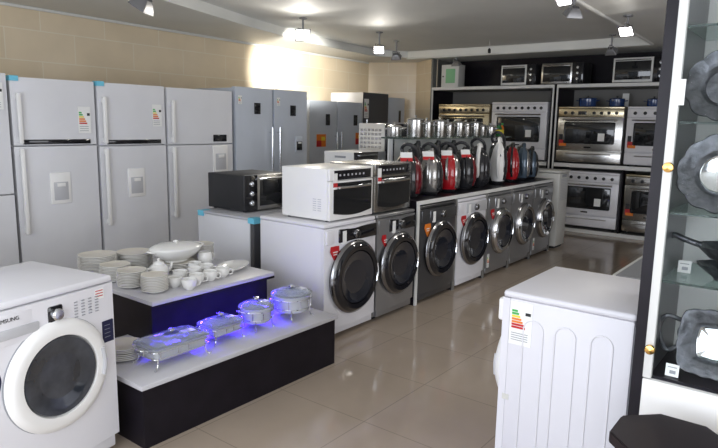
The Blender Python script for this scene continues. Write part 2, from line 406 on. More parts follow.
f5 = fridge('tall blue grey single door refrigerator, left of a matching pair, without dispenser', 4.37, 4.92, YA, 1.90, None, 'fridge_bluegrey', 'bar', 'R', False, screen=(.03, 1.68, .09, .12), grip=(.85, 1.48), energy=(-.24, 1.72, .05, .09))
f6 = fridge('tall blue grey single door refrigerator, right of a matching pair, with small black dispenser', 4.935, 5.49, YA, 1.90, None, 'fridge_bluegrey', 'bar', 'L', False, screen=(.02, 1.67, .09, .12), grip=(.85, 1.48), energy=(-.24, 1.72, .05, .09), disp=(.12, 1.28, .13, .18, True))
fridge('distant blue grey refrigerator of the pair with orange stickers, left one', 6.50, 7.11, 5.95, 1.85, None, 'fridge_bluegrey', 'bar', 'R', False, D=.6, screen=(.08, 1.58, .09, .16), grip=(.8, 1.4), orange=[(-.06, 1.28, .20, .18)])
fridge('distant blue grey refrigerator of the pair with orange stickers, right one', 7.12, 7.72, 5.95, 1.85, None, 'fridge_bluegrey', 'bar', 'L', False, D=.6, screen=(.12, 1.58, .09, .16), grip=(.8, 1.4), orange=[(.2, 1.30, .14, .18)])
t = fridge('largest distant refrigerator, white sided with dark graphite front, towering over its neighbours', 7.80, 8.50, 6.0, 2.02, None, 'fridge_graphite', 'bar', 'L', False, D=.66, grip=(.9, 1.6), energy=(-.33, 1.62, .12, .3))
MB().box(-.352, -.347, -.0, .66, .05, 2.02, 'fridge_white').build('side_panel', t, label='pale side panel')
fridge('farthest pale refrigerator by the tiled corner, beside the graphite one', 8.53, 9.02, 6.02, 1.97, None, 'fridge_bluegrey', 'bar', 'L', False, D=.55, grip=(.9, 1.5), screen=(.08, 1.66, .06, .2))

# ================================================================== SAMSUNG WASHER at left
a = math.radians(10.5)
cx, cy = 1.443-.30*math.cos(a), 2.525-.30*math.sin(a)
washer('white front loading washing machine at the left, in front of the dish platform', (cx, cy, 0), a, .60, .85, .56, badge=None, light_panel=True, rd=.236, zd=.487, bulge=.012, door_frame='plastic_white', silver_rim=False, pro=.62)
# a further white appliance behind it, only its top shows
t = thing('chest_freezer', 'low white chest freezer behind the big white washing machine', 'chest freezer', (.86, 3.55, 0), 0)
MB().box(-.42, .42, -.24, .28, .03, .84, 'fridge_white', .01).box(-.38, -.3, -.2, .2, 0, .03, 'black_matte').box(.3, .38, -.2, .2, 0, .03, 'black_matte').build('body', t)
MB().box(-.43, .43, -.25, .29, .842, .90, 'plastic_light_grey', .012).build('lid', t)

# ================================================================== PLATFORM
t = thing('display_platform', 'two tier black display platform with white tops carrying dishes and glassware', 'display platform', (2.2, 2.9, 0))
def wp(b, x0, x1, y0, y1, z0, z1, m, bev=0): return b.box(x0-2.2, x1-2.2, y0-2.9, y1-2.9, z0, z1, m, bev)
b = MB(); wp(b, 1.515, 2.905, 2.43, 3.10, 0, .300, 'panel_black'); b.build('lower_box', t)
b = MB(); wp(b, 1.50, 2.92, 2.415, 3.10, .300, .325, 'shelf_white', .003); b.build('lower_top', t)
b = MB(); wp(b, 1.85, 2.71, 2.85, 3.68, .325, .556, 'panel_black'); wp(b, 1.85, 2.71, 3.10, 3.68, 0, .325, 'panel_black'); b.build('upper_box', t)
b = MB(); wp(b, 1.825, 2.73, 2.80, 3.72, .556, .58, 'shelf_white', .003); wp(b, 1.825, 2.73, 2.80, 2.808, .542, .556, 'panel_black'); b.build('upper_top', t)
b = MB(); wp(b, 1.87, 2.69, 2.825, 2.84, .548, .556, 'led_blue'); b.build('light_strip', t, label='blue glowing light strip')
for i, x in enumerate((1.96, 2.27, 2.58)):
    l = bpy.data.lights.new('led_glow', 'AREA'); l.shape = 'RECTANGLE'; l.size = .28; l.size_y = .02; l.energy = 3.2; l.color = (.05, .015, 1); l.spread = math.radians(105)
    o = bpy.data.objects.new('led_glow', l); COL.objects.link(o); o.location = (x-2.2, 2.818-2.9, .546); o.rotation_euler = (math.radians(-42), 0, 0); o.parent = t

# ------------------------------------------------------------------ crockery on the upper tier (z = .58)
ZT = .5805
def plate_mb(r, sx=1, sy=1, h=.018):
    b = MB().lathe([(0, 0), (r*.58, 0), (r*.66, .004), (r*.97, h-.003), (r, h), (r*.985, h+.002), (r*.64, .008), (r*.58, .005), (0, .005)], 'porcelain', 40, None, sx, sy)
    b.lathe([(r*.93, h-.001), (r*.965, h+.0016), (r*.96, h+.0024), (r*.92, h)], 'porcelain_band', 40, None, sx, sy); return b
def stack(x, y, r, n, where, dz=.0092, kind='dinner_plate', z=ZT):
    p0 = plate_mb(r).build(kind, None, (x, y, z)); tag(p0, 'white plate inside the stack '+where, 'plate', 'plates stacked '+where)
    for k in range(1, n):
        c = p0.copy(); COL.objects.link(c); c.location = (x+random.uniform(-.002, .002), y+random.uniform(-.002, .002), z+dz*k)
        if k == n-1: c['label'] = 'topmost white plate of the stack '+where
stack(1.955, 3.58, .115, 13, 'at the back left of the upper tier')
stack(1.945, 3.36, .09, 10, 'second from the back at the left')
stack(1.93, 3.16, .085, 10, 'right behind the front corner stack')
stack(1.955, 2.97, .075, 10, 'at the front left corner')
stack(2.20, 3.56, .115, 11, 'between the back left stack and tureen')
stack(2.36, 3.33, .12, 5, 'directly under the soup tureen')
stack(2.62, 3.42, .095, 12, 'at the back right behind the platter')
# tureen
t = thing('soup_tureen', 'large white lidded soup tureen behind the teapot on the upper tier', 'tureen', (2.36, 3.33, ZT+.0575))
MB().lathe([(0, 0), (.07, 0), (.075, .012), (.11, .03), (.15, .07), (.155, .09), (.148, .092), (.10, .04), (0, .03)], 'porcelain', 44, None, 1.15, .85).build('bowl', t)
l = MB().lathe([(.158, .088), (.154, .096), (.12, .112), (.05, .118), (0, .119), (0, .115), (.14, .088)], 'porcelain', 44, None, 1.15, .85).build('lid', t)
MB().lathe([(.008, .117), (.01, .122), (.018, .128), (.014, .136), (0, .137)], 'porcelain', 20).build('knob', l)
for s in (-1, 1): MB().tube([(s*.165, -.03, .078), (s*.20, -.02, .085), (s*.20, .02, .085), (s*.165, .03, .078)], .007, 'porcelain', 8).build('handle', t)
# teapot
t = thing('teapot', 'small white teapot in front of the tureen, beside the stacked plates', 'teapot', (2.14, 3.20, ZT))
MB().lathe([(0, 0), (.035, 0), (.055, .02), (.062, .05), (.052, .08), (.032, .095), (0, .096)], 'porcelain', 32).build('pot_body', t)
l = MB().lathe([(.034, .094), (.03, .104), (.012, .112), (.006, .114), (.010, .122), (.006, .128), (0, .129)], 'porcelain', 24).build('lid', t)
MB().tube([(-.05, 0, .075), (-.09, 0, .07), (-.095, 0, .04), (-.055, 0, .025)], .006, 'porcelain').build('handle', t)
MB().tube([(.05, 0, .035), (.08, 0, .055), (.095, 0, .09)], .009, 'porcelain').build('spout', t)
# cups
def cup(label, x, y, r=.038, h=.055, rz=0, group=None):
    t = thing('tea_cup', label, 'cup', (x, y, ZT), rz, group)
    MB().lathe([(0, 0), (r*.5, 0), (r*.55, .004), (r*.92, h*.3), (r*1.05, h*.7), (r*1.03, h), (r*.98, h), (r*.85, h*.34), (r*.4, .01), (0, .008)], 'porcelain', 30).build('cup_body', t)
    MB().tube([(r*.92, 0, h*.8), (r*1.45, 0, h*.75), (r*1.4, 0, h*.35), (r*.75, 0, h*.28)], .0035, 'porcelain').build('handle', t)
    return t
c0 = cup('white tea cup at the front left of the cups, beside the corner plate stack', 2.09, 2.97, .043, .062)
cl = [('white tea cup closest to the front edge, second from the left', 2.115, 2.868), ('white tea cup in the front row, third from the left', 2.215, 2.93),
      ('white tea cup in the front row, fourth from the left', 2.32, 2.935), ('white tea cup at the right end of the front row', 2.425, 2.95),
      ('white tea cup directly right of the teapot', 2.20, 3.07), ('white tea cup second from left in the back row of cups', 2.31, 3.075),
      ('white tea cup third from left in the back row of cups', 2.41, 3.085), ('white tea cup at the right end of the back row by the platter', 2.40, 3.19)]
for i, (lb, x, y) in enumerate(cl): clone(c0, lb, (x, y, ZT), random.uniform(-1, 1))
t = thing('sugar_bowl', 'taller white handled pot standing right of the tureen', 'sugar bowl', (2.535, 3.26, ZT))
MB().lathe([(0, 0), (.03, 0), (.032, .006), (.045, .03), (.05, .06), (.046, .09), (.04, .1), (.036, .1), (.04, .06), (0, .02)], 'porcelain', 30).build('pot_body', t)
MB().tube([(.045, 0, .08), (.075, 0, .075), (.072, 0, .04), (.045, 0, .03)], .004, 'porcelain').build('handle', t)
o = MB().lathe([(0, 0), (.10, 0), (.12, .006), (.165, .024), (.17, .028), (.165, .029), (.115, .012), (0, .006)], 'porcelain', 48, None, .98, .55).build('oval_platter', None, (2.60, 3.06, ZT), (0, 0, .45))
tag(o, 'wide oval white platter at the right end of the upper tier', 'platter')

# ------------------------------------------------------------------ glass casseroles on the lower tier (z = .312)
ZL = .3255
def casserole(label, x, y, hx, hy, h, r, rz=0, rim=.012, group=None):
    t = thing('glass_casserole', label, 'casserole dish', (x, y, ZL), rz, group)
    f = .045
    MB().loft([(f, hx*.86, hy*.86, r*.8), (f+.004, hx*.9, hy*.9, r*.85), (f+h*.85, hx*.98, hy*.98, r*.95), (f+h, hx+rim*.6, hy+rim*.6, r), (f+h, hx-.008, hy-.008, r*.9), (f+.01, hx*.84, hy*.84, r*.75)], 'casserole_body').build('dish', t)
    l = MB().loft([(f+h+.001, hx+rim*.6, hy+rim*.6, r), (f+h+.007, hx+rim*.4, hy+rim*.4, r), (f+h+.024, hx*.72, hy*.72, r*.75), (f+h+.030, hx*.3, hy*.3, min(r, hx*.29, hy*.29)), (f+h+.026, hx*.28, hy*.28, min(r, hx*.27, hy*.27)), (f+h+.004, hx*.9, hy*.9, r*.85)], 'clear_glass').build('lid', t)
    MB().lathe([(.007, f+h+.029), (.008, f+h+.036), (.018, f+h+.044), (.018, f+h+.052), (0, f+h+.056)], 'chrome', 20).build('knob', l)
    # chromed wire stand: upper and lower rails, legs with scroll feet, end handles
    def ringpts(z, g):
        ps = []
        for cx, cy, a0 in ((hx+g-r, hy+g-r, 0), (-hx-g+r, hy+g-r, 90), (-hx-g+r, -hy-g+r, 180), (hx+g-r, -hy-g+r, 270)):
            for k in range(7): q = math.radians(a0+15*k); ps.append((cx+r*math.cos(q), cy+r*math.sin(q), z))
        return ps+[ps[0]]
    b = MB().tube(ringpts(f+h*.80, .008), .0035, 'chrome', 6, 0).tube(ringpts(f+h*.25, .004), .003, 'chrome', 6, 0)
    n = 10
    for k in range(n):
        q = 2*PI*k/n; ex = abs(math.cos(q))+1e-6; ey = abs(math.sin(q))+1e-6
        if r < hx*.8: sc = min((hx+.006)/ex, (hy+.006)/ey)*.97
        else: sc = hx+.006
        b.tube([(sc*math.cos(q), sc*math.sin(q), f+h*.25), (sc*math.cos(q), sc*math.sin(q), f+h*.8)], .0025, 'chrome', 6, 0)
    b.build('wire_stand', t)
    for sx in (-1, 1):
        for sy in (-1, 1):
            k = .68 if r > hx*.8 else .86
            x_, y_ = sx*hx*k, sy*hy*k
            MB().tube([(x_, y_, f+h*.25), (x_*1.02, y_*1.02, .03), (x_*1.1, y_*1.1, .008), (x_*1.18, y_*1.18, .004), (x_*1.2, y_*1.2, .012)], .004, 'chrome', 7).build('leg', t)
        MB().tube([(sx*(hx+.005), -hy*.35, f+h*.8), (sx*(hx+.035), -hy*.3, f+h*.9), (sx*(hx+.035), hy*.3, f+h*.9), (sx*(hx+.005), hy*.35, f+h*.8)], .0045, 'chrome', 8).build('handle', t)
    MB().box(hx*.25, hx*.7, -hy*.5, -hy*.05, f+h+.0255, f+h+.0265, 'paper_white', mtx=None).build('price_tag', l)
    return t
casserole('rectangular lidded glass casserole in a chromed stand, largest on the lower tier', 1.80, 2.60, .165, .095, .065, .025)
casserole('small square lidded glass casserole between the rectangular and round ones', 2.15, 2.64, .105, .078, .055, .025)
casserole('smaller round lidded glass casserole in a chromed stand, beside the large round one', 2.415, 2.635, .095, .095, .09, .093)
casserole('large round lidded glass casserole at the right end of the lower tier', 2.71, 2.63, .118, .118, .105, .115)
stack(1.65, 2.80, .10, 7, 'on the lower tier left of the casseroles', .0092, 'dinner_plate', ZL)

# ================================================================== FIRST APPLIANCES: mini fridge, toaster oven, washers 1 and 2
t = thing('mini_refrigerator', 'low silver white refrigerator under the black toaster oven, blue tape on its top corners', 'refrigerator', (3.44, 3.45, 0))
MB().box(-.29, .29, .05, .68, .03, .79, 'fridge_white', .006).box(-.25, -.2, .1, .15, 0, .03, 'black_matte').box(.2, .25, .1, .15, 0, .03, 'black_matte').box(-.25, -.2, .6, .65, 0, .03, 'black_matte').box(.2, .25, .6, .65, 0, .03, 'black_matte').build('body', t)
MB().box(-.29, .29, 0, .045, .05, .79, 'graphite_paint', .006).build('door', t, label='dark grey door')
MB().box(-.295, .295, 0.0, .69, .792, .812, 'plastic_light_grey', .006).build('top_panel', t)
for (x, y) in ((-.297, .63), (-.297, .02)): MB().box(x-.002, x+.08, y-.03, y+.04, .77, .8135, 'tape_blue').build('packing_tape', t, label='light blue packing tape')

def bench_oven(label, loc, W, H, D, body, frame, style, cat='oven', name='microwave_oven', rz=0, group=None, lit=False, knob='chrome'):
    t = thing(name, label, cat, loc, rz, group); h = W/2
    b = MB().box(-h, h, .02, D, .012, H, body, .006)
    for x in (-h+.04, h-.04):
        for y in (.05, D-.04): b.lathe([(.014, 0), (.014, .013)], 'black_matte', 12, T(x, y, 0))
    for k in range(6 if body != 'black_matte' else 0):
        for j in range(2): b.box(-h-.001, -h+.002, D*.16+j*.045, D*.16+j*.045+.033, H*.2+k*.016, H*.2+k*.016+.005, 'plastic_light_grey' if body == 'plastic_white' else 'plastic_grey')
    b.build('body', t)
    if style == 'top':
        d = MB().box(-h, h, -.006, .02, .012, H*.77, frame, .005).build('door', t)
        # curved lower edge of the window
        pts = [(-h+.04, H*.735), (h-.02, H*.735), (h-.02, H*.16)]+[(h-.02-(W-.06)*k/8, H*.16-.024*math.sin(PI*k/8)) for k in range(1, 8)]+[(-h+.04, H*.16)]
        MB().prism(pts, 0, .004, 'oven_glass', mtx=FY(0, -.006, 0)).build('window', d)
        b = MB().tube([(-h+.07, -.035, H*.655), (0, -.045, H*.655), (h-.07, -.035, H*.655)], .011, 'chrome', 8)
        for s in (-1, 1): b.tube([(s*(h-.08), -.036, H*.655), (s*(h-.08), -.004, H*.655)], .008, 'chrome', 8, 0)
        b.build('handle', d)
        MB().box(-h, h, -.006, .02, H*.78, H, frame, .005).box(-h+.045, h-.03, -.009, -.004, H*.79, H*.97, 'black_gloss', .002).build('control_panel', t)
        b = MB()
        for k in range(7): b.box(-h+.10+k*.045, -h+.115+k*.045, -.011, -.008, H*.86, H*.86+.014, 'plastic_light_grey')
        b.build('button_row', t)
        MB().box(-h+.03, -h+.075, -.012, -.009, H*.62, H*.92, 'paper_white').box(-h+.03, -h+.075, -.013, -.011, H*.66, H*.74, 'red').build('paper_tag', t, label='white tag with a red band')
    elif style == 'right' or style == 'left':
        s = 1 if style == 'right' else -1
        x0, x1 = (-h, h-.26*W) if s == 1 else (-h+.26*W, h)
        p0, p1 = (h-.26*W, h) if s == 1 else (-h, -h+.26*W)
        d = MB().box(x0, x1, -.006, .02, .012, H, frame, .004).build('door', t)
        MB().box(x0+.025, x1-.025, -.010, -.004, .045, H-.045, 'lamp_off' if lit else 'oven_glass', .002).build('window', d)
        hx = x1-.012 if s == 1 else x0+.012
        MB().tube([(x0+.03, -.03, H-.03), (x1-.03, -.03, H-.03)], .007, 'chrome', 8, 0).box(x0+.03, x0+.045, -.03, -.004, H-.034, H-.026, 'chrome').box(x1-.045, x1-.03, -.03, -.004, H-.034, H-.026, 'chrome').build('handle', d)
        cp = MB().box(p0, p1, -.006, .02, .012, H, 'black_gloss' if body != 'plastic_white' else 'plastic_grey', .004).build('control_panel', t)
        for k in range(3):
            MB().lathe([(.022, 0), (.02, .016), (.016, .02), (0, .021)], knob, 18, FY((p0+p1)/2, -.005, H*(.25+.26*k))).box((p0+p1)/2-.003, (p0+p1)/2+.003, -.030, -.02, H*(.25+.26*k)-.018, H*(.25+.26*k)+.018, knob).build('knob', cp)
    return t
bench_oven('black toaster oven with chromed knobs standing on the low silver white refrigerator', (3.535, 3.70, .814), .50, .30, .46, 'black_matte', 'steel', 'left', 'toaster oven', 'toaster_oven')
washer('white washing machine with large dark round door, first of the row beside the platform', (3.425, 2.72, 0), 0, .595, .85, .64, zd=.44, rd=.262)
washer('silver grey washing machine with large dark door, between the white one and the framed row', (4.01, 2.72, 0), 0, .53, .85, .56, body='silver_paint', zd=.44, rd=.245)
bench_oven('white microwave oven with black glass front on top of the first white washing machine', (3.46, 2.75, .851), .50, .375, .46, 'plastic_white', 'plastic_white', 'top', 'microwave oven')
bench_oven('steel fronted microwave oven on top of the silver grey washing machine', (4.0, 2.76, .851), .50, .385, .45, 'steel', 'steel', 'top', 'microwave oven')
# second row behind, its appliances carrying two more ovens
for i, (x, lb) in enumerate(((4.30, 'plain white appliance cabinet standing behind the silver grey washing machine'), (4.92, 'plain white appliance cabinet standing behind the framed row, left of the pot shelf'), (5.54, 'plain white appliance cabinet behind the pot shelf, below the lit silver oven'))):
    t = thing('dishwasher', lb, 'dishwasher', (x, 3.55, 0))
    MB().box(-.3, .3, .03, .6, .04, .85, 'fridge_white', .006).box(-.27, .27, .06, .55, 0, .04, 'black_matte').build('body', t)
    d = MB().box(-.3, .3, 0, .03, .1, .74, 'fridge_white', .006).build('door', t)
    MB().tube([(-.2, -.03, .70), (.2, -.03, .70)], .008, 'chrome', 8, 0).box(-.2, -.19, -.03, 0, .695, .705, 'chrome').box(.19, .2, -.03, 0, .695, .705, 'chrome').build('handle', d)
    MB().box(-.3, .3, 0, .03, .745, .85, 'plastic_light_grey', .004).build('control_panel', t)
o = bench_oven('white sided oven behind the steel microwave, black front, only its upper part showing', (4.93, 3.68, .851), .50, .41, .40, 'plastic_white', 'black_gloss', 'right', 'microwave oven')
MB().box(-.252, -.249, .12, .26, .35, .37, 'plastic_grey').build('side_vent', o)
o2 = bench_oven('plain dark oven supporting the lit silver sided oven near the pot shelf', (5.54, 3.68, .851), .50, .37, .40, 'black_matte', 'black_gloss', 'right', 'microwave oven')
t = thing('microwave_oven', 'upper oven with silver vented side and dark glass front, left of the pot shelf', 'microwave oven', (5.50, 3.72, 1.222))
MB().box(-.25, .25, .02, .36, .012, .32, 'plastic_grey', .005).build('body', t)
b = MB().box(-.258, -.25, .02, .36, .012, .32, 'vent_silver_sheen', .003)
for i in range(6):
    for k in range(5): b.box(-.2605, -.257, .06+i*.048, .095+i*.048, .06+k*.045, .085+k*.045, 'steel', .002)
b.build('vented_side', t, label='silver vented side, lamp reflection in its pale colour')
d = MB().box(-.25, .25, 0, .018, .012, .32, 'door_glass', .004).build('door', t)
MB().tube([(-.2, -.03, .28), (.2, -.03, .28)], .008, 'chrome', 8, 0).box(-.2, -.19, -.03, 0, .276, .284, 'chrome').box(.19, .2, -.03, 0, .276, .284, 'chrome').build('handle', d)

# ================================================================== FRAMED ROW OF WASHERS X 4.32 .. 7.40
t = thing('washer_counter', 'long white edged counter frame housing five washing machines under the vacuum cleaners', 'counter', (5.85, 2.72, 0))
xs = [4.335, 4.985, 5.605, 6.205, 6.80, 7.40]
MB().box(4.315-5.85, 7.42-5.85, 0, .012, .872, .905, 'white_edge').box(4.315-5.85, 7.42-5.85, .012, .66, .872, .905, 'panel_black').build('worktop', t)  # black top paints in the shadow between vacuums and front edge
for i, x in enumerate(xs): MB().box(x-.018-5.85, x+.018-5.85, .0, .012, 0, .872, 'white_edge' if i == 0 else 'shelf_grey').box(x-.018-5.85, x+.018-5.85, .012, .64, 0, .872, 'panel_black').build('partition', t)
MB().box(4.315-5.85, 7.42-5.85, .64, .66, 0, .872, 'panel_black').build('back_panel', t)
spec = [('dark graphite washing machine at the left end of the framed row', 'graphite_paint', 'graphite_paint', .245, 'orange', False, 'black_gloss'),
        ('white washing machine with dark oval looking door, second in the framed row', 'enamel_white', 'plastic_light_grey', .25, 'red', False, 'black_gloss'),
        ('silver washing machine with red badge, right of the white one in the framed row', 'silver_paint', 'silver_paint', .235, 'red', True, 'chrome'),
        ('silver washing machine with chromed door, second from the far end of the framed row', 'silver_paint', 'silver_paint', .23, None, False, 'chrome'),
        ('silver washing machine at the far end of the framed row, beside the floor standing heater', 'silver_paint', 'silver_paint', .23, None, True, 'chrome')]
for i, (lb, bd, pn, rd, bdg, st, fr) in enumerate(spec):
    washer(lb, ((xs[i]+xs[i+1])/2, 2.715, 0), 0, xs[i+1]-xs[i]-.045, .862, .54, body=bd, panel=pn, rd=rd, zd=.46, badge=bdg, sticker=st, door_frame=fr, bulge=.025)
# heater
t = thing('room_heater', 'tall slim off white floor standing heater at the end of the washing machine row', 'heater', (7.74, 2.70, 0))
MB().box(-.16, .16, 0, .5, .03, .96, 'plastic_offwhite', .012).box(-.14, .14, .03, .47, 0, .03, 'black_matte').build('body', t)
MB().box(-.17, .17, -.01, .52, .965, .995, 'plastic_offwhite', .01).build('top_panel', t)
b = MB()
for k in range(14): b.box(-.12, .12, -.004, .004, .62+k*.02, .63+k*.02, 'plastic_light_grey')
b.build('grille', t)
MB().box(-.08, .08, -.004, .004, .91, .945, 'plastic_grey').build('control_display', t)

# ------------------------------------------------------------------ vacuum cleaners on the counter (z = .905)
ZK = .9055
def vacuum(label, x, y, c1, c2, hcol, H=.41, rx=.15, tagc=True, rz=0, hose=True, dot=True):
    t = thing('vacuum_cleaner', label, 'vacuum cleaner', (x, y, ZK), rz-.75)
    k = H/.38
    b = MB().lathe([(0, 0), (rx*.75, .0), (rx*.9, .02*k), (rx, .10*k), (rx*1.0, .20*k), (rx*.85, .29*k), (rx*.5, .35*k), (0, .37*k)], 'vac_black', 32, None, .78, 1.0).build('motor_housing', t)
    MB().lathe([(0, .012*k), (rx*.70, .03*k), (rx*.88, .10*k), (rx*.86, .20*k), (rx*.66, .29*k), (rx*.3, .345*k), (0, .355*k)], c1, 32, T(0, -.04, 0), .86, 1.0).build('shell', t)
    MB().lathe([(0, .02*k), (rx*.60, .04*k), (rx*.80, .11*k), (rx*.78, .20*k), (rx*.58, .28*k), (rx*.25, .33*k), (0, .34*k)], c2, 32, T(rx*.30, -.045, 0), .66, 1.0).build('side_cover', t)
    if c1 == 'plastic_white':
        for zz, rr in ((.30, .022), (.36, .016)): MB().lathe([(0, 0), (rr, .002), (rr*.8, .008), (0, .009)], 'black_gloss', 20, FY(-.01, -.125+(.05 if zz > .33 else 0), zz), .7, 1.5).build('vent_opening', t)
    for s in (-1, 1):
        MB().lathe([(0, -.014), (.06, -.014), (.07, -.008), (.07, .008), (.06, .014), (.03, .018), (0, .018)], 'hose_black', 28, T(s*(rx*.80), .03, .085) @ Matrix.Rotation(s*PI/2, 4, 'Y')).build('wheel', t)
    MB().tube([(-.02, -.12, .06*k), (-.05, -.165, .16*k), (-.04, -.14, .29*k), (0, -.06, .375*k), (.02, .03, .36*k)], .021 if hcol == 'plastic_white' else .013, hcol, 8).build('carry_handle', t)
    if hose: MB().tube([(.0, .06, .30*k), (-.03, .10, .39*k), (.0, .02, .43*k), (.07, .0, .39*k), (.10, .05, .28*k), (.10, .06, .1)], .016, 'hose_black', 8).build('hose', t)
    MB().lathe([(.026, 0), (.024, .03), (.018, .05), (0, .052)], hcol, 16, T(.02, -.02, .345*k)).build('hose_socket', t)
    if tagc:
        mt = T(-.05, -.13, .33*k) @ Matrix.Rotation(-.35, 4, 'X')
        MB().box(-.045, .06, -.002, 0, -.035, .045, 'paper_white', mtx=mt).box(-.045, .06, -.003, -.001, -.035, -.005, 'red', mtx=mt).build('price_tag', t, label='white card with a red band')
    return t
vacuum('black vacuum cleaner with dark red side at the left end of the counter', 4.52, 2.97, 'vac_black', 'dark_red', 'vac_black')
vacuum('silver vacuum cleaner with red and white price card, left of the bright red one', 4.86, 2.96, 'vac_silver', 'vac_black', 'vac_silver')
vacuum('bright red vacuum cleaner with silver handle and price card', 5.19, 2.96, 'red_gloss', 'vac_silver', 'vac_silver')
vacuum('black vacuum cleaner with a tall price card, right of the bright red one', 5.51, 2.97, 'vac_black', 'dark_red', 'vac_black', rz=.25)
vacuum('black vacuum cleaner with a white arched handle, midway along the counter', 5.84, 2.97, 'vac_black', 'vac_black', 'plastic_white', .44, tagc=False)
vacuum('tall white and black vacuum cleaner, highest on the counter', 6.27, 2.95, 'plastic_white', 'vac_black', 'plastic_white', .50, .12, tagc=False, dot=False)
vacuum('glossy red vacuum cleaner near the far end of the counter', 6.64, 2.96, 'red_gloss', 'red_gloss', 'vac_black', .44, .11, tagc=False, hose=False)
vacuum('steel blue vacuum cleaner beside the far glossy red one', 6.95, 2.96, 'vac_steelblue', 'vac_silver', 'vac_steelblue', .43, .11, tagc=False, hose=False)
vacuum('dark vacuum cleaner at the far end of the counter next to the heater', 7.24, 2.97, 'vac_steelblue', 'vac_black', 'vac_black', .38, .11, tagc=False, hose=False)

for x, lb in ((5.10, 'dark vacuum cleaner in the rear line under the pot shelf, left one'), (5.48, 'dark vacuum cleaner in the rear line under the pot shelf, middle one'), (5.80, 'dark vacuum cleaner in the rear line under the pot shelf, right one')):
    vacuum(lb, x, 3.26, 'hose_black', 'vac_black', 'hose_black', .47, .10, tagc=False, hose=False)

# ------------------------------------------------------------------ pot shelf behind the vacuums
t = thing('pot_shelf', 'raised glass shelf with white back board behind the vacuum cleaners', 'shelf', (6.0, 3.2, 0))
MB().box(-1.15, 1.15, .20, .22, .906, 1.40, 'white_edge').build('back_board', t)
MB().box(-1.15, 1.15, -.02, .30, 1.40, 1.415, 'shelf_glass', .002).build('glass_shelf', t)
for x in (-1.1, 0, 1.1): MB().box(x-.012, x+.012, .185, .20, .906, 1.40, 'chrome').build('post', t)
ZP = 1.4155
def stockpot(label, x, y, z, r, h, m='steel', lidm='steel', cat='pot', name='stock_pot', group=None, rz=0):
    t = thing(name, label, cat, (x, y, z), rz, group)
    MB().lathe([(0, 0), (r*.96, 0), (r, .008), (r, h-.004), (r+.004, h), (r-.003, h), (r-.004, .01), (0, .008)], m, 32).build('pot_body', t)
    l = MB().lathe([(r+.003, h+.001), (r+.002, h+.006), (r*.6, h+.016), (0, h+.02), (0, h+.016), (r*.9, h+.001)], lidm, 32).build('lid', t)
    MB().lathe([(.007, h+.018), (.006, h+.028), (.015, h+.034), (.012, h+.042), (0, h+.043)], 'black_matte' if m != 'steel' else 'chrome', 16).build('knob', l)
    for s in (-1, 1): MB().tube([(s*r, -.03, h*.75), (s*(r+.035), -.02, h*.8), (s*(r+.035), .02, h*.8), (s*r, .03, h*.75)], .006, 'chrome' if m == 'steel' else m, 8).build('handle', t)
    return t
pp = [(4.93, 3.40, .07, .10, 'dark low pan at the left end of the pot shelf'), (5.10, 3.27, .085, .17, 'bright steel stock pot, tall, near the left end of the pot shelf'), (5.35, 3.30, .075, .15, 'steel stock pot second from the left among the tall ones'),
      (5.56, 3.27, .08, .16, 'steel stock pot left of the middle of the pot shelf'), (5.78, 3.30, .075, .14, 'steel stock pot at the middle of the pot shelf'), (5.98, 3.28, .075, .15, 'steel stock pot just right of the middle of the pot shelf'),
      (6.18, 3.30, .072, .14, 'steel stock pot toward the far side, fourth from the jars'), (6.37, 3.28, .072, .15, 'steel stock pot third from the jars on the pot shelf'), (6.56, 3.30, .07, .12, 'smaller steel pot second from the jars'), (6.75, 3.28, .068, .11, 'smallest steel pot directly left of the coloured jars')]
for x, y, r, h, lb in pp: stockpot(lb, x, y, ZP, r, h, rz=PI/2)
def jar(label, x, y, m, cap):
    t = thing('jar', label, 'jar', (x, y, ZP))
    MB().lathe([(0, 0), (.035, 0), (.038, .01), (.038, .10), (.025, .12), (.025, .13), (0, .13)], m, 24).build('jar_body', t)
    MB().lathe([(.028, .13), (.028, .155), (0, .157)], cap, 20).build('lid', t)
    MB().lathe([(.0388, .03), (.0392, .032), (.0392, .075), (.0388, .077)], 'yellow', 24).build('label_band', t, label='yellow label band')
jar('green jar with a yellow band at the far end of the pot shelf', 6.92, 3.25, 'glass_green', 'black_matte')
jar('dark jar with orange cap and yellow band beside the green one', 7.04, 3.28, 'orange', 'green')

